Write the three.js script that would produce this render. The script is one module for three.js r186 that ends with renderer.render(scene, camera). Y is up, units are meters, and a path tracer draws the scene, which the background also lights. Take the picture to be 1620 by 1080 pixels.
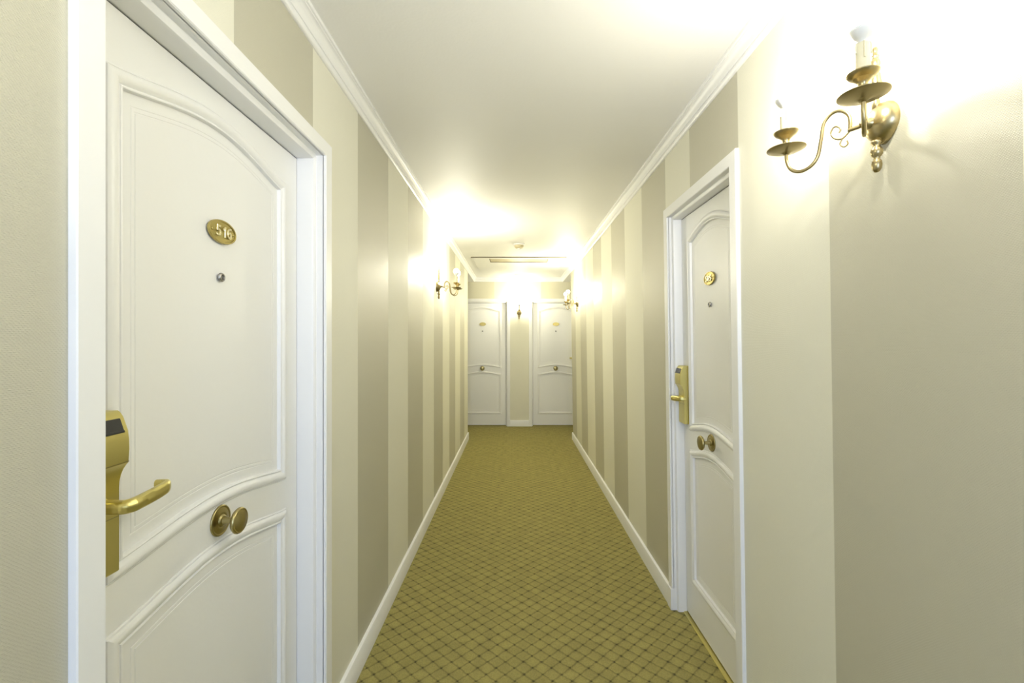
import * as THREE from 'three';
import { RectAreaLightUniformsLib } from 'three/addons/lights/RectAreaLightUniformsLib.js';
import { RoundedBoxGeometry } from 'three/addons/geometries/RoundedBoxGeometry.js';
import { TextGeometry } from 'three/addons/geometries/TextGeometry.js';
import { FontLoader } from 'three/addons/loaders/FontLoader.js';
import { mergeGeometries, toCreasedNormals } from 'three/addons/utils/BufferGeometryUtils.js';

// ---------------------------------------------------------------- camera, sky, daylight, exposure
const scene = new THREE.Scene();
const camera = new THREE.PerspectiveCamera(73.74, 1620 / 1080, 0.05, 60);
camera.position.set(0, 1.42, 0);
camera.lookAt(0, 1.42, -5);
camera.setViewOffset(1620, 1080, -4, 1, 1620, 1080);
scene.background = new THREE.Color().setRGB(0.85, 0.93, 1.0);

RectAreaLightUniformsLib.init();
const renderer = new THREE.WebGLRenderer({ antialias: true });
renderer.toneMapping = THREE.LinearToneMapping;
renderer.toneMappingExposure = 0.74;
renderer.shadowMap.enabled = true;

const BULB_COLOR = new THREE.Color().setRGB(1, 0.965, 0.86);
const BULB_CANDELA = 1.1;
const BACK = 2.4;                                   // the corridor runs this far behind the camera, to a window
const daylight = new THREE.RectAreaLight(new THREE.Color().setRGB(0.49, 0.63, 1.0), 14.5, 0.92, 1.42);
daylight.name = 'window_daylight';
daylight.position.set(0.08, 1.55, BACK - 0.05);
daylight.lookAt(0.08, 1.55, -5);
scene.add(daylight);

// ---------------------------------------------------------------- measures of the corridor
const L = -0.674, R0 = 0.845, LEAN = 0.0148;        // left wall, right wall at the floor, and the right wall's lean
const CORNICE_Y = 2.40, CEIL = 2.47;
const TURN = 6.56, END = 7.57;                      // where the side passage opens, and the end wall
const PASS_L = -1.62, PASS_R = 1.78;

// ---------------------------------------------------------------- small tools
let seed = 7;
const rnd = () => { seed = (seed * 1664525 + 1013904223) >>> 0; return seed / 4294967296; };
const used = new Map();
const numbered = (n) => { const k = used.get(n) || 0; used.set(n, k + 1); return k ? n + '_' + String(k).padStart(3, '0') : n; };
function mesh(name, geometry, material, parent) {
  const m = new THREE.Mesh(geometry, material);
  m.name = name; m.castShadow = true; m.receiveShadow = true;
  if (parent) parent.add(m);
  return m;
}
function top(o, name, label, category, kind, group) {
  o.name = numbered(name);
  o.userData.label = label; o.userData.category = category;
  if (kind) o.userData.kind = kind;
  if (group) o.userData.group = group;
  scene.add(o);
  return o;
}
const V = (x, y, z) => new THREE.Vector3(x, y, z);
// the four walls as frames: local x along the wall, y up, z out into the corridor
const yAxis = V(0, 1, 0), zAxis = V(0, 0, 1);
const FRAMES = {
  left: { p: V(L, 0, 0), q: new THREE.Quaternion().setFromAxisAngle(yAxis, Math.PI / 2) },
  right: { p: V(R0, 0, 0), q: new THREE.Quaternion().setFromAxisAngle(zAxis, LEAN).multiply(new THREE.Quaternion().setFromAxisAngle(yAxis, -Math.PI / 2)) },
  rightTop: { p: V(R0 - LEAN * CORNICE_Y, 0, 0), q: new THREE.Quaternion().setFromAxisAngle(yAxis, -Math.PI / 2) },
  end: { p: V(0, 0, -END), q: new THREE.Quaternion() },
  back: { p: V(0, 0, BACK), q: new THREE.Quaternion().setFromAxisAngle(yAxis, Math.PI) },
};
function place(o, frame, x = 0, y = 0, z = 0) {
  const f = FRAMES[frame];
  o.position.copy(V(x, y, z).applyQuaternion(f.q).add(f.p));
  o.quaternion.copy(f.q);
  return o;
}
function box(x0, x1, y0, y1, z0, z1) {
  const g = new THREE.BoxGeometry(x1 - x0, y1 - y0, z1 - z0);
  g.translate((x0 + x1) / 2, (y0 + y1) / 2, (z0 + z1) / 2);
  return metreUV(g);
}
function metreUV(g) {                                // uv in metres by the way each face points
  const p = g.attributes.position, n = g.attributes.normal, uv = new Float32Array(p.count * 2);
  for (let i = 0; i < p.count; i++) {
    const ax = Math.abs(n.getX(i)), ay = Math.abs(n.getY(i)), az = Math.abs(n.getZ(i));
    uv[2 * i] = ax > ay && ax > az ? p.getZ(i) : p.getX(i);
    uv[2 * i + 1] = ay >= ax && ay > az ? p.getZ(i) : p.getY(i);
  }
  g.setAttribute('uv', new THREE.BufferAttribute(uv, 2));
  return g;
}
function rounded(x0, x1, y0, y1, z0, z1, r, seg = 2) {
  const g = new RoundedBoxGeometry(x1 - x0, y1 - y0, z1 - z0, seg, r);
  g.translate((x0 + x1) / 2, (y0 + y1) / 2, (z0 + z1) / 2);
  return g;
}
function lathe(points, seg = 32) { return new THREE.LatheGeometry(points.map(([r, y]) => new THREE.Vector2(Math.max(r, 0.00001), y)), seg); }
function latheOut(points, seg = 32) { const g = lathe(points, seg); g.rotateX(Math.PI / 2); return g; }   // turned about the local z axis
// rows of points joined into a surface
function skin(rows, { closed = false, crease = 0.5, flip = false } = {}) {
  const n = rows[0].length, pos = [], uv = [];
  const last = closed ? n : n - 1;
  for (let i = 0; i < rows.length - 1; i++) for (let j = 0; j < last; j++) {
    const a = rows[i][j], b = rows[i][(j + 1) % n], c = rows[i + 1][(j + 1) % n], d = rows[i + 1][j];
    for (const p of (flip ? [a, c, b, a, d, c] : [a, b, c, a, c, d])) { pos.push(p.x, p.y, p.z); uv.push(p.x, p.y); }
  }
  let g = new THREE.BufferGeometry();
  g.setAttribute('position', new THREE.Float32BufferAttribute(pos, 3));
  g.setAttribute('uv', new THREE.Float32BufferAttribute(uv, 2));
  g.computeVertexNormals();
  if (crease) g = toCreasedNormals(g, crease);
  return g;
}
// a profile (z out, y up) pulled along the local x axis, with closed ends
function prism(profile, x0, x1, crease = 0.5) {
  const s = new THREE.Shape(profile.map(([z, y]) => new THREE.Vector2(z, y)));
  const g = new THREE.ExtrudeGeometry(s, { depth: x1 - x0, bevelEnabled: false, steps: 1 });
  // shape x -> z out, extrude z -> -x
  g.applyMatrix4(new THREE.Matrix4().makeBasis(V(0, 0, 1), V(0, 1, 0), V(-1, 0, 0)));
  g.translate(x1, 0, 0);
  const c = toCreasedNormals(g, crease);
  return metreUV(c);
}
// a flat-oval section swept along a path (kept upright), half-width a across, half-height b upright
function sweep(path, sizes, n = 20, power = 0.75) {
  const rows = path.map((p, i) => {
    const t = path[Math.min(i + 1, path.length - 1)].clone().sub(path[Math.max(i - 1, 0)]).normalize();
    const side = V(0, 1, 0).cross(t).normalize(), up = t.clone().cross(side).normalize();
    const [a, b] = sizes[i];
    return Array.from({ length: n }, (_, k) => {
      const w = (k / n) * Math.PI * 2, c = Math.cos(w), s = Math.sin(w);
      return p.clone().addScaledVector(side, a * Math.sign(c) * Math.abs(c) ** power).addScaledVector(up, b * Math.sign(s) * Math.abs(s) ** power);
    });
  });
  const cap = (row) => { const m = row.reduce((s, p) => s.add(p), V(0, 0, 0)).divideScalar(n); return row.map(() => m); };
  return skin([cap(rows[0]), ...rows, cap(rows[rows.length - 1])], { closed: true, crease: 0.9 });
}
function tube(points, r, seg = 60, sides = 10) {
  return new THREE.TubeGeometry(new THREE.CatmullRomCurve3(points, false, 'centripetal'), seg, r, sides, false);
}

// ---------------------------------------------------------------- computed textures
function texture(w, h, fill, srgb) {
  const data = new Uint8Array(w * h * 4);
  for (let y = 0; y < h; y++) for (let x = 0; x < w; x++) {
    const c = fill(x, y), i = (y * w + x) * 4;
    data[i] = c[0]; data[i + 1] = c[1]; data[i + 2] = c[2]; data[i + 3] = 255;
  }
  const t = new THREE.DataTexture(data, w, h);
  t.wrapS = t.wrapT = THREE.RepeatWrapping; t.magFilter = THREE.LinearFilter; t.minFilter = THREE.LinearMipmapLinearFilter; t.generateMipmaps = true;
  if (srgb) t.colorSpace = THREE.SRGBColorSpace;
  t.needsUpdate = true;
  return t;
}
function noiseGrid(n) { return Float32Array.from({ length: n * n }, rnd); }
function tileNoise(grid, n, u, v) {                  // u, v in 0..1, repeats
  const x = u * n, y = v * n, x0 = Math.floor(x), y0 = Math.floor(y), fx = x - x0, fy = y - y0, sx = fx * fx * (3 - 2 * fx), sy = fy * fy * (3 - 2 * fy);
  const g = (i, j) => grid[(((j % n) + n) % n) * n + (((i % n) + n) % n)];
  return (g(x0, y0) * (1 - sx) + g(x0 + 1, y0) * sx) * (1 - sy) + (g(x0, y0 + 1) * (1 - sx) + g(x0 + 1, y0 + 1) * sx) * sy;
}
const n16 = noiseGrid(16), n64 = noiseGrid(64), n256 = noiseGrid(256);
const clamp = (v) => Math.max(0, Math.min(255, Math.round(v)));

// carpet: cut pile woven in a trellis of diamonds with a dark knot at each crossing
const CELLS = 8, CELL_X = 0.080, CELL_Y = 0.076;
function trellis(x, y, size) {
  const wx = (tileNoise(n64, 64, x / size, y / size) - 0.5) * 0.07, wy = (tileNoise(n64, 64, y / size + 0.37, x / size + 0.61) - 0.5) * 0.07;
  const u = (x / size) * CELLS + wx, v = (y / size) * CELLS + wy;
  const near = (t) => Math.abs(t - Math.round(t));
  const da = near(u + v), db = near(u - v), line = Math.min(da, db), knot = Math.hypot(da, db);
  return { line, knot, da, db };
}
const carpetMap = texture(1024, 1024, (x, y) => {
  const { line, knot } = trellis(x, y, 1024);
  let f = 1 - 0.17 * Math.exp(-((line / 0.075) ** 2)) - 0.40 * Math.exp(-((knot / 0.09) ** 2));
  f *= 0.86 + 0.26 * rnd();
  f *= 0.93 + 0.14 * tileNoise(n256, 256, x / 1024, y / 1024);
  f *= 0.95 + 0.10 * tileNoise(n16, 16, x / 1024, y / 1024);
  return [clamp(156 * f), clamp(146 * f), clamp(84 * f)];
}, true);
const carpetBump = texture(1024, 1024, (x, y) => {
  const { line, knot } = trellis(x, y, 1024);
  const h = 0.75 * (1 - Math.exp(-((line / 0.17) ** 2))) + 0.25 * rnd() - 0.2 * Math.exp(-((knot / 0.1) ** 2));
  const c = clamp(255 * Math.max(0, h));
  return [c, c, c];
});
for (const t of [carpetMap, carpetBump]) t.repeat.set(1 / (CELLS * CELL_X), 1 / (CELLS * CELL_Y));

// wallpaper: embossed like coarse cloth, short slanting grains in staggered rows
const paperBump = texture(512, 512, (x, y) => {
  const row = Math.floor(y / 8), xx = x / 16 + (row % 2) * 0.5 + (tileNoise(n64, 64, x / 512, y / 512) - 0.5) * 0.5;
  const fx = xx - Math.floor(xx) - 0.5, fy = (y % 8) / 8 - 0.5, s = fx + fy * 0.35;
  const h = Math.exp(-(s * s) / 0.06) * Math.exp(-(fy * fy) / 0.07) * (0.65 + 0.5 * tileNoise(n256, 256, x / 512, y / 512));
  const c = clamp(255 * h);
  return [c, c, c];
});
paperBump.repeat.set(1 / 0.18, 1 / 0.18);
// brushed-on paint: faint unevenness only
const paintBump = texture(256, 256, (x, y) => { const c = clamp(255 * (0.5 * tileNoise(n64, 64, x / 256, y / 256) + 0.5 * tileNoise(n16, 16, x / 256, y / 256))); return [c, c, c]; });
paintBump.repeat.set(1 / 0.4, 1 / 0.4);

// ---------------------------------------------------------------- materials
const lin = (r, g, b) => new THREE.Color().setRGB(r, g, b);
const std = (o) => new THREE.MeshStandardMaterial(o);
const M = {
  paint: std({ color: lin(0.89, 0.89, 0.88), roughness: 0.38, bumpMap: paintBump, bumpScale: 0.0002 }),
  ceiling: std({ color: lin(0.86, 0.85, 0.815), roughness: 0.58, bumpMap: paintBump, bumpScale: 0.0003 }),
  paperPale: std({ color: lin(0.79, 0.775, 0.65), roughness: 0.60, bumpMap: paperBump, bumpScale: 0.0005 }),
  paperTan: new THREE.MeshPhysicalMaterial({ color: lin(0.53, 0.51, 0.40), ior: 1.7, roughness: 0.46, bumpMap: paperBump, bumpScale: 0.0005 }),
  paperTanLit: std({ color: lin(0.70, 0.67, 0.52), roughness: 0.55, bumpMap: paperBump, bumpScale: 0.0005 }),  // tan paper with the ceiling bounce on the end wall lightened into its colour
  plaster: std({ color: lin(0.6, 0.6, 0.56), roughness: 0.9 }),
  carpet: std({ map: carpetMap, roughness: 0.95, bumpMap: carpetBump, bumpScale: 0.0022 }),
  gold: std({ color: lin(0.66, 0.58, 0.22), metalness: 1, roughness: 0.36 }),
  plate: std({ color: lin(0.48, 0.40, 0.15), metalness: 1, roughness: 0.42 }),
  polished: std({ color: lin(0.80, 0.74, 0.50), metalness: 1, roughness: 0.2 }),
  oldBrass: std({ color: lin(0.42, 0.36, 0.17), metalness: 1, roughness: 0.28 }),
  sconce: std({ color: lin(0.42, 0.345, 0.185), metalness: 1, roughness: 0.28 }),
  candle: std({ color: lin(0.80, 0.74, 0.52), roughness: 0.45 }),
  bulbBase: std({ color: lin(0.82, 0.82, 0.80), roughness: 0.4 }),
  glow: std({ color: lin(0.9, 0.9, 0.85), emissive: lin(1, 0.95, 0.82), emissiveIntensity: 9, roughness: 0.5 }),
  black: std({ color: lin(0.02, 0.02, 0.022), roughness: 0.35 }),
  dark: std({ color: lin(0.03, 0.03, 0.03), roughness: 0.9 }),
  steel: std({ color: lin(0.45, 0.44, 0.43), metalness: 1, roughness: 0.3 }),
  lens: std({ color: lin(0.10, 0.10, 0.10), roughness: 0.08 }),
  gap_shade: std({ color: lin(0.16, 0.13, 0.075), roughness: 0.8 }),  // dark brown standing in for shade in the hatch and grille gaps
  plastic: std({ color: lin(0.56, 0.49, 0.31), roughness: 0.5 }),
  glass: new THREE.MeshPhysicalMaterial({ color: 0xffffff, transmission: 1, thickness: 0, roughness: 0.02 }),
};

// ---------------------------------------------------------------- floor and ceiling
const floor = top(mesh('floor', box(PASS_L - 0.1, PASS_R + 0.1, -0.12, 0, -END - 0.12, BACK + 0.12), M.carpet), 'floor', 'olive carpet with a trellis of small diamonds down the corridor', 'floor', 'structure');
const ceiling = new THREE.Group();
top(ceiling, 'ceiling', 'cream satin painted ceiling above the corridor', 'ceiling', 'structure');
mesh('ceiling_slab', box(PASS_L - 0.1, PASS_R + 0.1, CEIL, CEIL + 0.12, -END - 0.12, BACK + 0.12), M.ceiling, ceiling);
const RT = R0 - LEAN * CORNICE_Y;
mesh('soffit', box(PASS_L - 0.05, L, CORNICE_Y, CEIL + 0.02, -END - 0.02, -TURN + 0.02), M.ceiling, ceiling);
mesh('soffit', box(RT, PASS_R + 0.05, CORNICE_Y, CEIL + 0.02, -END - 0.02, -TURN + 0.02), M.ceiling, ceiling);

// ---------------------------------------------------------------- doors: the measures of their openings
const CASING = 0.05, DOOR_TOP = 2.07;
const DOORS = {
  left: { s: 1.1665, w: 0.859, depth: 0.095 },
  right: { s: -2.051, w: 0.698, depth: 0.072 },
  endLeft: { s: -0.540, w: 0.834, depth: 0.072 },
  endRight: { s: 0.689, w: 0.798, depth: 0.072 },
};

// ---------------------------------------------------------------- walls with their striped paper
const PAPER = 0.0012;
function outline(s0, s1, h, cuts) {                  // a rectangle from s0 to s1 with door openings cut out of its foot
  const pts = [[s0, h]];
  let s = s0;
  const add = (x, y) => pts.push([x, y]);
  const inside = (x) => cuts.find((c) => x >= c[0] - 1e-6 && x < c[1] - 1e-6);
  while (s < s1 - 1e-6) {
    const c = inside(s), next = Math.min(s1, ...cuts.flat().filter((v, i) => i % 3 !== 2 && v > s + 1e-6));
    const b = c ? c[2] : 0;
    add(s, b); add(next, b); s = next;
  }
  add(s1, h);
  return new THREE.Shape(pts.map((p) => new THREE.Vector2(p[0], p[1])));
}
function wall(name, frame, s0, s1, h, marks, cuts, firstTan, label, tan = M.paperTan) {
  const g = new THREE.Group();
  place(g, frame);
  top(g, name, label, 'wall', 'structure');
  const core = new THREE.ExtrudeGeometry(outline(s0, s1, h, cuts), { depth: 0.14, bevelEnabled: false });
  core.translate(0, 0, -0.14 - PAPER);
  mesh('core', core, M.plaster, g);
  mesh('backing', box(s0, s1, 0, h, -0.26, -0.142), M.dark, g);
  const edges = [s0, ...marks.filter((m) => m > s0 && m < s1), s1];
  for (let i = 0; i < edges.length - 1; i++) {
    const e = new THREE.ExtrudeGeometry(outline(edges[i], edges[i + 1], h, cuts), { depth: PAPER, bevelEnabled: false });
    e.translate(0, 0, -PAPER);
    mesh('wallpaper_stripe', e, (i % 2 === 0) === firstTan ? tan : M.paperPale, g);
  }
  return g;
}
const cut = (d) => [d.s - d.w / 2 - 0.02, d.s + d.w / 2 + 0.02, DOOR_TOP + 0.02];
const leftMarks = [-2.06, -1.60, -1.15, -0.68, -0.22, 0.235, 0.69, 1.093, 1.521, 1.957, 2.429, 2.880, 3.347, 3.806, 4.272, 4.712, 5.174, 5.643, 6.112];
const rightMarks = [6.123, 5.667, 5.204, 4.709, 4.268, 3.820, 3.360, 2.904, 2.45, 2.11, 1.655, 1.184, 0.733, 0.28, -0.18, -0.64, -1.1, -1.56, -2.02].map((d) => -d);
wall('wall_left', 'left', -BACK, TURN, CEIL, leftMarks, [cut(DOORS.left)], true, 'long wall of pale and tan striped paper, beside the door numbered 516');
wall('wall_right', 'right', -TURN, BACK, CEIL, rightMarks, [cut(DOORS.right)], true, 'long wall of pale and tan striped paper, beside the door numbered 505');
wall('wall_end', 'end', PASS_L - 0.05, PASS_R + 0.05, CORNICE_Y + 0.03, [-0.336, 0.44], [cut(DOORS.endLeft), cut(DOORS.endRight)], true, 'end wall of the corridor holding two white doors', M.paperTanLit);
// the walls of the side passage, past the two corners
const wl = scene.getObjectByName('wall_left'), wr = scene.getObjectByName('wall_right'), we = scene.getObjectByName('wall_end');
mesh('return_panel', box(TURN - 0.12, TURN, 0, CEIL, PASS_L - L, -0.001), M.paperPale, wl);
mesh('return_panel', box(-TURN, -TURN + 0.12, 0, CEIL, R0 - PASS_R, -0.001), M.paperPale, wr);
mesh('passage_side', box(PASS_L - 0.12, PASS_L, 0, CEIL, 0, END - TURN + 0.12), M.paperTan, we);
mesh('passage_side', box(PASS_R, PASS_R + 0.12, 0, CEIL, 0, END - TURN + 0.12), M.paperTan, we);
// the wall behind the camera with its window
const backWall = new THREE.Group();
place(backWall, 'back');
top(backWall, 'wall_back', 'pale wall around the window at the near end', 'wall', 'structure');
{
  const sh = new THREE.Shape([[-1.05, 0], [0.95, 0], [0.95, CEIL], [-1.05, CEIL]].map((p) => new THREE.Vector2(...p)));
  sh.holes.push(new THREE.Path([[-0.56, 0.82], [-0.56, 2.28], [0.40, 2.28], [0.40, 0.82]].map((p) => new THREE.Vector2(...p))));
  const g = new THREE.ExtrudeGeometry(sh, { depth: 0.14, bevelEnabled: false });
  g.translate(0, 0, -0.14);
  mesh('plaster_panel', g, M.paperPale, backWall);
}
const win = new THREE.Group();
place(win, 'back', -0.08, 0.82, -0.1);
top(win, 'window_1', 'white framed window at the near end of the corridor', 'window', 'structure');
for (const [a, b, c, d] of [[-0.48, -0.43, 0, 1.46], [0.43, 0.48, 0, 1.46], [-0.43, 0.43, 0, 0.05], [-0.43, 0.43, 1.41, 1.46], [-0.025, 0.025, 0.05, 1.41]]) mesh('window_frame', rounded(a, b, c, d, -0.02, 0.03, 0.004), M.paint, win);
mesh('pane', box(-0.43, -0.025, 0.05, 1.41, 0.002, 0.006), M.glass, win);
mesh('pane', box(0.025, 0.43, 0.05, 1.41, 0.002, 0.006), M.glass, win);

// ---------------------------------------------------------------- baseboards and cornice
const BOARD_H = 0.102, BOARD = [[0, 0], [0.016, 0], [0.016, BOARD_H - 0.008], [0.013, BOARD_H - 0.002], [0.008, BOARD_H], [0, BOARD_H]];
function board(name, frame, runs, label) {
  const g = new THREE.Group();
  place(g, frame);
  top(g, name, label, 'baseboard', 'structure');
  for (const [a, b] of runs) mesh('board', prism(BOARD, a, b), M.paint, g);
  return g;
}
const edge = (d, side) => d.s + side * (d.w / 2 + CASING);
board('baseboard_left', 'left', [[-BACK, edge(DOORS.left, -1)], [edge(DOORS.left, 1), TURN + 0.016]], 'white baseboard along the wall of the door numbered 516');
board('baseboard_right', 'right', [[-TURN - 0.016, edge(DOORS.right, -1)], [edge(DOORS.right, 1), BACK]], 'white baseboard along the wall of the door numbered 505');
board('baseboard_end', 'end', [[PASS_L, edge(DOORS.endLeft, -1)], [edge(DOORS.endLeft, 1), edge(DOORS.endRight, -1)], [edge(DOORS.endRight, 1), PASS_R]], 'white baseboard between the two doors of the end wall');
// short returns of the baseboard round the two corners
{
  const a = mesh('board', box(TURN, TURN + 0.016, 0, BOARD_H, PASS_L - L, 0.0), M.paint, scene.getObjectByName('baseboard_left'));
  const b = mesh('board', box(-TURN - 0.016, -TURN, 0, BOARD_H, R0 - PASS_R, 0.0), M.paint, scene.getObjectByName('baseboard_right'));
}
const CH = CEIL - CORNICE_Y, CORN = [[-0.01, 0], [0.005, 0], [0.009, 0.002], [0.012, 0.006], [0.0135, 0.012], [0.013, 0.017], [0.011, 0.0195], [0.0105, 0.0205], [0.0145, 0.0208], [0.0150, 0.0235]];
for (let k = 0; k <= 8; k++) { const a = (k / 8) * Math.PI / 2; CORN.push([0.0155 + 0.0195 * (1 - Math.cos(a)), 0.0245 + 0.030 * Math.sin(a)]); }
CORN.push([0.0355, 0.0575], [0.0415, 0.058], [0.0425, 0.060], [0.0425, CH + 0.002], [-0.01, CH + 0.002]);
const cornice = (n, frame, a, b, label) => { const m = mesh('c', prism(CORN, a, b, 0.45), M.paint); place(m, frame, 0, CORNICE_Y, 0); top(m, n, label, 'cornice', 'structure'); };
cornice('trim_1', 'left', -BACK, END, 'white moulded cornice above the wall of the door numbered 516');
cornice('trim_2', 'rightTop', -END, BACK, 'white moulded cornice above the wall of the door numbered 505');
cornice('trim_3', 'end', L, RT, 'short white cornice across the top of the end wall');

// ---------------------------------------------------------------- doors
const font = await new FontLoader().loadAsync('fonts/droid/droid_sans_bold.typeface.json');
const bump = (t) => Math.cos((Math.PI / 2) * Math.min(1, Math.abs(t))) ** 1.35;   // an eyebrow arch that flattens out at its ends
function panelRing(p, d, z) {                        // the outline of a door panel drawn in by d, at height z over the leaf
  const N = 28, hw = p.hw - d, pts = [];
  const lo = (x) => p.y0 + p.rise0 * bump(x / p.hw) + d, hi = (x) => p.y1 + p.rise1 * bump(x / p.hw) - d;
  for (let i = 0; i <= N; i++) { const x = -hw + (2 * hw * i) / N; pts.push(V(x, lo(x), z)); }
  const a = hi(hw), b = lo(hw);
  for (let i = 1; i < 6; i++) pts.push(V(hw, b + ((a - b) * i) / 6, z));
  for (let i = 0; i <= N; i++) { const x = hw - (2 * hw * i) / N; pts.push(V(x, hi(x), z)); }
  for (let i = 1; i < 6; i++) pts.push(V(-hw, a + ((b - a) * i) / 6, z));
  return pts;
}
const MOULD = [[-0.001, -0.004], [-0.001, 0.0012], [0.0025, 0.0028], [0.004, 0.0012], [0.0048, 0.0048], [0.008, 0.0078], [0.013, 0.0098], [0.018, 0.0102], [0.024, 0.0084], [0.029, 0.0048], [0.0315, 0.0022], [0.0325, 0.0026], [0.0335, 0.0046], [0.0355, 0.0054], [0.0375, 0.0046], [0.0385, 0.0018], [0.0388, -0.009]];
const FIELD = [[0.037, -0.0065], [0.064, -0.0050], [0.0648, -0.0058], [0.0668, -0.0058], [0.0676, -0.0048], [0.0735, -0.0046], [0.0742, -0.0054], [0.0762, -0.0054], [0.0770, -0.0042]];
function door(name, frame, d, { number, lockSide = -1, label, threshold = false }) {
  const g = new THREE.Group();
  const proud = 0.014, HW = d.w / 2;
  place(g, frame, d.s, 0, proud);
  top(g, name, label, 'door', 'structure');
  // the frame: rings drawn as an upside-down U, inset a from the casing's inner edge, at depth z
  const U = (a, z) => [V(-HW + a, 0, z), V(-HW + a, DOOR_TOP - a, z), V(HW - a, DOOR_TOP - a, z), V(HW - a, 0, z)];
  mesh('casing', skin([[-CASING, -proud], [-CASING, -0.002], [-CASING + 0.002, 0], [-0.0025, 0], [0, -0.0025], [0, -0.012]].map(([a, z]) => U(a, z)), { crease: 0.6 }), M.paint, g);
  const s1 = d.depth > 0.08 ? 0.034 : 0.025;
  mesh('jamb', skin([[0, -0.010], [0, -s1], [0.001, -s1 - 0.001], [0.011, -s1 - 0.002], [0.015, -s1 - 0.005], [0.017, -s1 - 0.011], [0.017, -d.depth - 0.002], [-0.02, -d.depth - 0.002], [-0.02, -0.16]].map(([a, z]) => U(a, z)), { crease: 0.6 }), M.paint, g);
  for (const s of [-1, 1]) {
    const x0 = s < 0 ? -HW - CASING - 0.002 : HW - 0.001, x1 = s < 0 ? -HW + 0.001 : HW + CASING + 0.002;
    mesh('plinth_block', rounded(x0, x1, 0, 0.112, -proud, 0.006, 0.002), M.paint, g);
  }
  // the leaf
  const lw = HW - 0.017 - 0.0025, ly0 = 0.012, ly1 = DOOR_TOP - 0.017 - 0.003, lz = -d.depth;
  const hw = lw - 0.078;
  const panels = [
    { hw, y0: 0.965, rise0: 0.035, y1: 1.937, rise1: 0.058 },
    { hw, y0: 0.195, rise0: 0, y1: 0.870, rise1: 0.042 },
  ];
  const sh = new THREE.Shape([[-lw, ly0], [lw, ly0], [lw, ly1], [-lw, ly1]].map((p) => new THREE.Vector2(...p)));
  for (const p of panels) sh.holes.push(new THREE.Path(panelRing(p, 0.002, 0).map((v) => new THREE.Vector2(v.x, v.y)).reverse()));
  const lg = new THREE.ExtrudeGeometry(sh, { depth: 0.040, bevelEnabled: false });
  lg.translate(0, 0, -0.040);
  const leaf = mesh('leaf', lg, M.paint, g);
  leaf.position.z = lz;
  for (const p of panels) {
    mesh('panel_moulding', skin(MOULD.map(([a, z]) => panelRing(p, a, z)), { closed: true, crease: 0.42 }), M.paint, leaf);
    const rows = FIELD.map(([a, z]) => panelRing(p, a, z));
    const inner = rows[rows.length - 1], m = V(0, (p.y0 + p.y1) / 2, inner[0].z);
    rows.push(inner.map(() => m.clone()));
    mesh('panel', skin(rows, { closed: true, crease: 0.3 }), M.paint, leaf);
  }
  // the turned knob in the middle of the lock rail
  const knob = new THREE.Group();
  knob.name = 'knob'; knob.position.set(0, 0.960, lz); g.add(knob);
  mesh('rosette', latheOut([[0, 0], [0.0388, 0], [0.0388, 0.0025], [0.0372, 0.0045], [0.0345, 0.0050], [0.0330, 0.0036], [0.0315, 0.0036], [0.0220, 0.0062], [0.0180, 0.0068], [0.0165, 0.0055], [0.0150, 0.0058], [0.0140, 0.0095], [0.0110, 0.0105], [0.009, 0.011], [0, 0.011]], 48), M.oldBrass, knob);
  mesh('stem', latheOut([[0.0105, 0.006], [0.0105, 0.013], [0.0085, 0.020], [0.0072, 0.030], [0.0080, 0.038], [0.010, 0.041]], 24), M.oldBrass, knob);
  mesh('grip', latheOut([[0, 0.0395], [0.012, 0.0395], [0.022, 0.0405], [0.029, 0.0430], [0.0325, 0.0470], [0.0330, 0.0500], [0.0318, 0.0530], [0.0300, 0.0545], [0.0285, 0.0548], [0.0280, 0.0540], [0.0265, 0.0540], [0.020, 0.0562], [0.010, 0.0578], [0, 0.0580]], 48), M.oldBrass, knob);
  // the oval number plate
  const plate = new THREE.Group();
  plate.name = 'number_plate'; plate.position.set(0.006, 1.70, lz); g.add(plate);
  const oval = (a, b) => { const s = new THREE.Shape(); s.absellipse(0, 0, a, b, 0, Math.PI * 2, false, 0); return s; };
  mesh('backplate', new THREE.ExtrudeGeometry(oval(0.053, 0.0285), { depth: 0.0028, bevelEnabled: true, bevelThickness: 0.0012, bevelSize: 0.0015, bevelSegments: 3, curveSegments: 40 }), M.plate, plate);
  const rim = oval(0.0535, 0.029); rim.holes.push(oval(0.0505, 0.026));
  const rg = new THREE.ExtrudeGeometry(rim, { depth: 0.0014, bevelEnabled: true, bevelThickness: 0.0006, bevelSize: 0.0005, bevelSegments: 2, curveSegments: 40 });
  rg.translate(0, 0, 0.0038);
  mesh('rim', rg, M.plate, plate);
  for (const s of [-1, 1]) { const sc = mesh('screw', latheOut([[0.0036, 0], [0.0036, 0.001], [0.0024, 0.0024], [0, 0.0028]], 16), M.plate, plate); sc.position.set(s * 0.042, 0, 0.0038); }
  if (number) {
    [...number].forEach((ch, i) => {
      const tg = new TextGeometry(ch, { font, size: 0.0270, depth: 0.0036, curveSegments: 6, bevelEnabled: true, bevelThickness: 0.0008, bevelSize: 0.0006, bevelSegments: 2 });
      tg.computeBoundingBox();
      const bb = tg.boundingBox;
      tg.translate(-(bb.min.x + bb.max.x) / 2 + (i - 1) * 0.0215, -(bb.min.y + bb.max.y) / 2, 0.0040);
      mesh('numeral', tg, M.polished, plate);
    });
  }
  // the peephole
  const peep = new THREE.Group();
  peep.name = 'peephole'; peep.position.set(0.003, 1.583, lz); g.add(peep);
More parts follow.
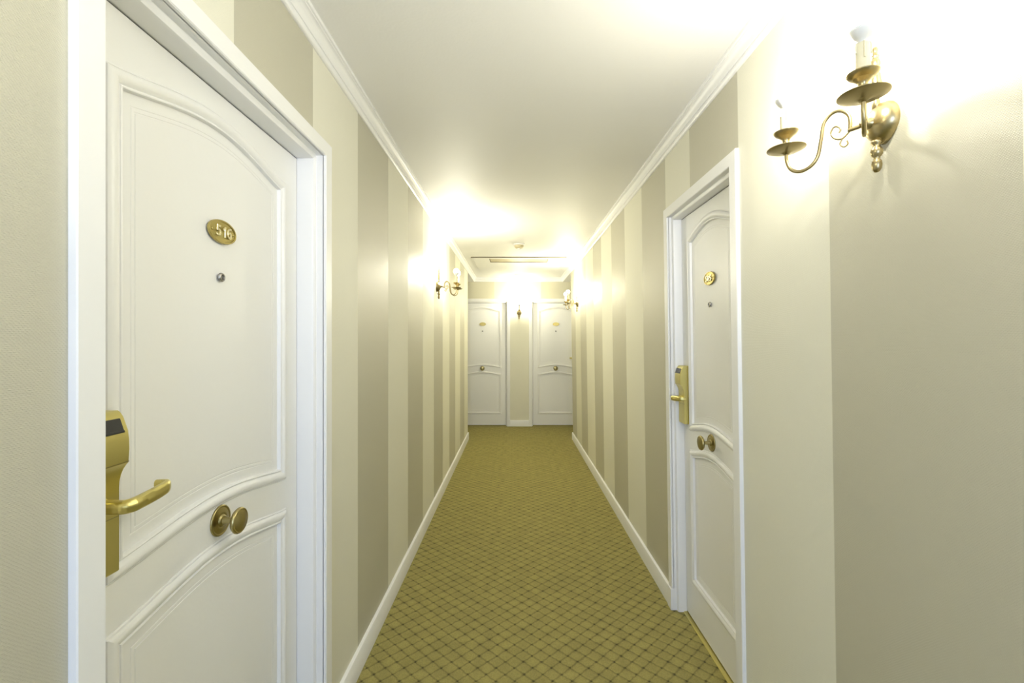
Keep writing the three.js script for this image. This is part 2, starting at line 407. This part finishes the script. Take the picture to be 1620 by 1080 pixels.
  mesh('ring', latheOut([[0, 0], [0.0115, 0], [0.0118, 0.0025], [0.0105, 0.0055], [0.0078, 0.0065], [0.0070, 0.0052], [0.0068, 0.0030]], 28), M.steel, peep);
  mesh('lens', latheOut([[0.0069, 0.0032], [0.0045, 0.0046], [0, 0.0052]], 20), M.lens, peep);
  // the key-card lock with its lever
  const lock = new THREE.Group();
  lock.name = 'card_lock'; lock.position.set(lockSide * (lw - 0.042), 0, lz); g.add(lock);
  const prof = [[0, 0.998], [0.0265, 0.998], [0.0285, 1.000], [0.0285, 1.150], [0.0292, 1.162], [0.0318, 1.174], [0.0365, 1.185], [0.0425, 1.194], [0.0455, 1.197], [0.0462, 1.201], [0.0475, 1.222], [0.0470, 1.240], [0.0450, 1.256], [0.0360, 1.2815], [0.0300, 1.2900], [0.0260, 1.2925], [0, 1.2925]];
  mesh('housing', prism(prof, -0.0375, 0.0375, 0.5), M.gold, lock);
  mesh('housing_seam', prism([[0.0448, 1.1985], [0.0470, 1.1985], [0.0472, 1.2000], [0.0448, 1.2000]], -0.0377, 0.0377), M.oldBrass, lock);
  mesh('card_slot', prism([[0.0355, 1.2560], [0.0475, 1.2540], [0.0478, 1.2565], [0.0455, 1.2590], [0.0388, 1.2790], [0.0350, 1.2800]], -0.036, 0.028), M.black, lock);
  mesh('plate_seam', prism([[0.026, 1.0985], [0.0288, 1.0985], [0.0288, 1.1000], [0.026, 1.1000]], -0.0376, 0.0376), M.oldBrass, lock);
  const dir = -lockSide, path = [], sizes = [];
  const ctrl = [[0, 0, 0.026], [0, 0, 0.045], [0, 0, 0.062], [0.003, 0, 0.0715], [0.012, 0.0005, 0.0765], [0.026, 0.0015, 0.0775], [0.050, 0.003, 0.0770], [0.076, 0.005, 0.0755], [0.092, 0.0065, 0.0735], [0.1005, 0.0072, 0.068], [0.1035, 0.0072, 0.059], [0.1045, 0.0068, 0.045]];
  const curve = new THREE.CatmullRomCurve3(ctrl.map(([x, y, z]) => V(dir * x, 1.128 + y, z)), false, 'centripetal');
  for (let i = 0; i <= 48; i++) {
    const t = i / 48, e = THREE.MathUtils.smoothstep(t, 0.30, 0.52);
    path.push(curve.getPoint(t));
    sizes.push([0.0118 - 0.0052 * e, 0.0118 + 0.0012 * e - 0.0028 * THREE.MathUtils.smoothstep(t, 0.6, 1)]);
  }
  mesh('lever', sweep(path, sizes), M.gold, lock);
  const collar = mesh('collar', latheOut([[0.0150, 0.0275], [0.0150, 0.0300], [0.0138, 0.0315], [0.0105, 0.0320]], 28), M.gold, lock);
  collar.position.y = 1.128;
  const pin = mesh('set_screw', latheOut([[0.0018, 0], [0.0018, 0.0004], [0, 0.0004]], 12), M.black, lock);
  pin.rotation.y = dir * Math.PI / 2; pin.position.set(dir * 0.0117, 1.125, 0.047);
  if (threshold) {
    mesh('threshold_strip', prism([[0, 0], [0.030, 0], [0.026, 0.0045], [0.008, 0.006], [0, 0.006]], -HW + 0.017, HW - 0.017), M.gold, g).position.z = lz - 0.012;
  }
  return g;
}
door('door_1', 'left', DOORS.left, { number: '516', label: 'large white panelled door numbered 516 with a brass card lock', threshold: true });
door('door_2', 'right', DOORS.right, { number: '505', label: 'white panelled door numbered 505 beside the large two-light sconce', threshold: true });
door('door_3', 'end', DOORS.endLeft, { label: 'leftmost of the two small white doors on the end wall' });
door('door_4', 'end', DOORS.endRight, { lockSide: 1, label: 'rightmost of the two small white doors on the end wall' });

// ---------------------------------------------------------------- wall sconces with candle lamps
const MILD = new THREE.Color().setRGB(1, 0.955, 0.79);
const WARM = new THREE.Color().setRGB(1, 0.945, 0.70);
function makeSconce(arms, strength = 1, tone = BULB_COLOR) {   // each arm: how far it swings along the wall and out from it
  const g = new THREE.Group();
  // shield-shaped boss on the wall
  const bg = new THREE.SphereGeometry(1, 36, 24);
  const bp = bg.attributes.position;
  for (let i = 0; i < bp.count; i++) {
    const y = bp.getY(i), taper = y < 0 ? 1 - 0.28 * y * y : 1;
    bp.setXYZ(i, bp.getX(i) * 0.041 * taper, y * 0.046, Math.max(0, bp.getZ(i)) * 0.036);
  }
  bg.computeVertexNormals();
  mesh('boss', bg, M.sconce, g);
  const col = (pts) => { const q = lathe(pts, 24); q.translate(0, 0, 0.019); return q; };
  mesh('column', col([[0, 0.030], [0.008, 0.032], [0.0075, 0.048], [0.006, 0.052], [0.0075, 0.058], [0.0105, 0.072], [0.0115, 0.088], [0.0100, 0.104], [0.0068, 0.112], [0.0095, 0.114], [0.0098, 0.117], [0.0065, 0.119], [0.0085, 0.124], [0.0100, 0.131], [0.0085, 0.138], [0.0055, 0.142], [0.0075, 0.145], [0.0078, 0.148], [0.0045, 0.150], [0.0050, 0.156], [0.0062, 0.160], [0.0050, 0.166], [0, 0.170]]), M.sconce, g);
  mesh('pendant', col([[0, -0.032], [0.010, -0.038], [0.0105, -0.044], [0.0070, -0.047], [0.0068, -0.052], [0.0108, -0.057], [0.0122, -0.064], [0.0100, -0.071], [0.0065, -0.075], [0.0062, -0.080], [0.0092, -0.084], [0.0102, -0.092], [0.0085, -0.101], [0.0045, -0.107], [0, -0.108]]), M.sconce, g);
  mesh('hub', latheOut([[0.013, 0.028], [0.012, 0.036], [0.008, 0.040], [0.0085, 0.048], [0.0060, 0.053], [0, 0.054]], 24), M.sconce, g);
  for (const [along, out] of arms) {
    const at = (s, y) => V(along * s, y, 0.044 + out * s);
    const arm = mesh('arm', tube([[0.165, -0.006], [0.158, 0.013], [0.178, 0.031], [0.265, 0.046], [0.361, 0.047], [0.455, 0.032], [0.500, -0.008], [0.551, -0.046], [0.637, -0.062], [0.770, -0.067], [0.885, -0.056], [0.936, -0.036], [0.944, -0.008]].map(([s, y]) => at(s, y)), 0.0041, 90, 12), M.sconce, g);
    mesh('bracket', tube([[0.0, -0.002], [0.08, -0.003], [0.185, -0.004]].map(([s, y]) => at(s, y)), 0.0050, 12, 8), M.sconce, arm);
    mesh('scroll', tube([[0.138, -0.001], [0.200, -0.012], [0.250, -0.018], [0.310, -0.016], [0.357, -0.009], [0.379, 0.004], [0.350, 0.013], [0.310, 0.013], [0.268, 0.004], [0.288, -0.003]].map(([s, y]) => at(s, y)), 0.0021, 50, 8), M.sconce, arm);
    mesh('scroll', tube([[0.225, -0.014], [0.262, -0.022], [0.275, -0.030], [0.232, -0.038], [0.189, -0.034], [0.198, -0.026]].map(([s, y]) => at(s, y)), 0.0018, 36, 8), M.sconce, arm);
    const c = new THREE.Group();
    c.name = 'candle_light'; c.position.copy(at(0.944, 0)); g.add(c);
    mesh('saucer', lathe([[0, -0.0165], [0.006, -0.0165], [0.0085, -0.0140], [0.0130, -0.0125], [0.0160, -0.0115], [0.0300, -0.0090], [0.0415, -0.0035], [0.0430, -0.0030], [0.0432, -0.0015], [0.0415, -0.0015], [0.0300, -0.0065], [0.0140, -0.0085], [0.0120, -0.0030], [0.0135, 0.002], [0.0100, 0.007], [0.0075, 0.012], [0.0085, 0.019], [0.0120, 0.024], [0.0170, 0.028]], 40), M.sconce, c);
    mesh('drip_pan', lathe([[0.0060, 0.0235], [0.0150, 0.0270], [0.0235, 0.0325], [0.0272, 0.0378], [0.0278, 0.0395], [0.0262, 0.0395], [0.0215, 0.0350], [0.0125, 0.0325], [0, 0.032]], 36), M.sconce, c);
    const candle = mesh('candle_sleeve', lathe([[0, 0.0315], [0.0127, 0.0315], [0.0125, 0.060], [0.0123, 0.0925], [0.0110, 0.0960], [0.0085, 0.0965], [0, 0.0965]], 28), M.candle, c);
    [[0.4, 0.030], [1.5, 0.018], [2.7, 0.026], [4.0, 0.035], [5.3, 0.020]].forEach(([a, len]) => {
      const p = (r, y) => V(Math.cos(a) * r, y, Math.sin(a) * r);
      mesh('wax_drip', tube([p(0.0085, 0.0962), p(0.0118, 0.0952), p(0.0128, 0.091), p(0.0130, 0.094 - len * 0.6), p(0.0132, 0.094 - len)], 0.0017, 18, 8), M.candle, candle);
    });
    mesh('bulb_base', lathe([[0.0075, 0.0945], [0.0080, 0.1000], [0.0125, 0.1040], [0.0180, 0.1100], [0.0218, 0.1180], [0.0228, 0.1230], [0, 0.1232]], 32), M.bulbBase, c);
    mesh('bulb', lathe([[0, 0.1225], [0.0226, 0.1230], [0.0248, 0.1310], [0.0250, 0.1380], [0.0228, 0.1490], [0.0170, 0.1575], [0.0090, 0.1620], [0, 0.1632]], 32), M.glow, c);
    const lamp = new THREE.PointLight(tone, BULB_CANDELA * strength, 0, 2);
    lamp.name = 'candle_lamp'; lamp.position.set(0, 0.142, 0); lamp.castShadow = true; lamp.shadow.radius = 1.0;
    c.add(lamp);
  }
  return g;
}
const SY = 1.90, GROUP = 'brass candle sconces along the corridor';
const twin = makeSconce([[0.132, 0.105], [-0.132, 0.105]]);
top(place(twin, 'right', -1.004, SY, 0), 'wall_sconce', 'large brass two-light candle sconce beside the door numbered 505', 'sconce', null, GROUP);
function spot(frame, s, strength, tone, label) {           // the bulbs are not all equally bright
  const c = twin.clone();
  c.traverse((o) => { if (o.isPointLight) { o.intensity = BULB_CANDELA * strength; o.color.copy(tone); } });
  return top(place(c, frame, s, SY, 0), 'wall_sconce', label, 'sconce', null, GROUP);
}
top(place(makeSconce([[0.045, 0.128], [0.150, 0.128]], 1.4, MILD), 'left', 3.94, SY - 0.01, 0), 'wall_sconce', 'small brass two-light candle sconce on the wall of door 516', 'sconce', null, GROUP);
spot('right', -5.84, 1.75, WARM, 'distant brass two-light sconce on striped wall, close to the end wall');
spot('left', 0.0, 0.65, BULB_COLOR, 'brass two-light sconce on the tan wallpaper just before the door numbered 516');
top(place(makeSconce([[0, 0.125]], 1.55, WARM), 'end', 0.076, SY - 0.012, 0), 'wall_sconce', 'single-light brass sconce between the two end wall doors', 'sconce', null, GROUP);

// ---------------------------------------------------------------- fittings of the ceiling
{
  const det = new THREE.Group();
  det.position.set(0.05, CEIL, -4.94);
  top(det, 'smoke_detector', 'round cream smoke detector on the ceiling before the hatch', 'detector');
  mesh('base', lathe([[0, 0], [0.062, 0], [0.064, -0.004], [0.062, -0.012], [0.054, -0.016], [0, -0.016]], 40), M.bulbBase, det);
  mesh('body', lathe([[0.050, -0.012], [0.051, -0.022], [0.048, -0.034], [0.038, -0.044], [0.030, -0.047], [0, -0.047]], 40), M.plastic, det);
  mesh('sensor_cap', lathe([[0.020, -0.046], [0.021, -0.052], [0.017, -0.060], [0.008, -0.064], [0, -0.064]], 28), M.bulbBase, det);
}
{
  const h = new THREE.Group();
  h.position.set(0.055, CEIL, -6.12);
  top(h, 'ceiling_hatch', 'flat cream ceiling hatch with a long air grille in it', 'hatch');
  const W = 0.602, D = 0.425;
  for (const [a, b, c, d] of [[-W, W, D - 0.014, D], [-W, W, -D, -D + 0.014], [-W, -W + 0.014, -D, D], [W - 0.014, W, -D, D]]) mesh('frame', rounded(a, b, -0.008, 0, c, d, 0.0015), M.ceiling, h);
  const sx0 = -0.375, sx1 = 0.378, sz0 = 0.09, sz1 = 0.35;
  const i = W - 0.018, k = D - 0.018;
  const sh = new THREE.Shape([[-i, -k], [i, -k], [i, k], [-i, k]].map((p) => new THREE.Vector2(...p)));
  sh.holes.push(new THREE.Path([[sx0, sz0], [sx0, sz1], [sx1, sz1], [sx1, sz0]].map((p) => new THREE.Vector2(...p))));
  const g = new THREE.ExtrudeGeometry(sh, { depth: 0.010, bevelEnabled: false });
  g.rotateX(Math.PI / 2);
  mesh('panel', g, M.ceiling, h);
  mesh('grille_plate', box(sx0 + 0.007, sx1 - 0.007, -0.006, -0.001, sz0 + 0.012, sz1 - 0.004), M.plastic, h);
  // dark strips that paint the shadow gaps at the hatch and grille edges
  for (const [a, b, c, d] of [[-W, W, D, D + 0.006], [sx0, sx1, sz0 - 0.002, sz0 + 0.012], [sx0, sx0 + 0.007, sz0, sz1], [sx1 - 0.007, sx1, sz0, sz1]]) mesh('gap_shade', box(a, b, -0.011, -0.001, c, d), M.gap_shade, h);
}
{
  const d = mesh('d', lathe([[0, 0], [0.060, 0], [0.062, -0.004], [0.058, -0.009], [0.040, -0.011], [0.038, -0.008], [0.020, -0.008], [0.018, -0.014], [0, -0.016]], 40), M.bulbBase);
  d.position.set(0.055, CEIL, -7.28);
  top(d, 'ceiling_disc', 'flat round white ceiling fitting between the hatch and end wall', 'fitting');
}

renderer.render(scene, camera);
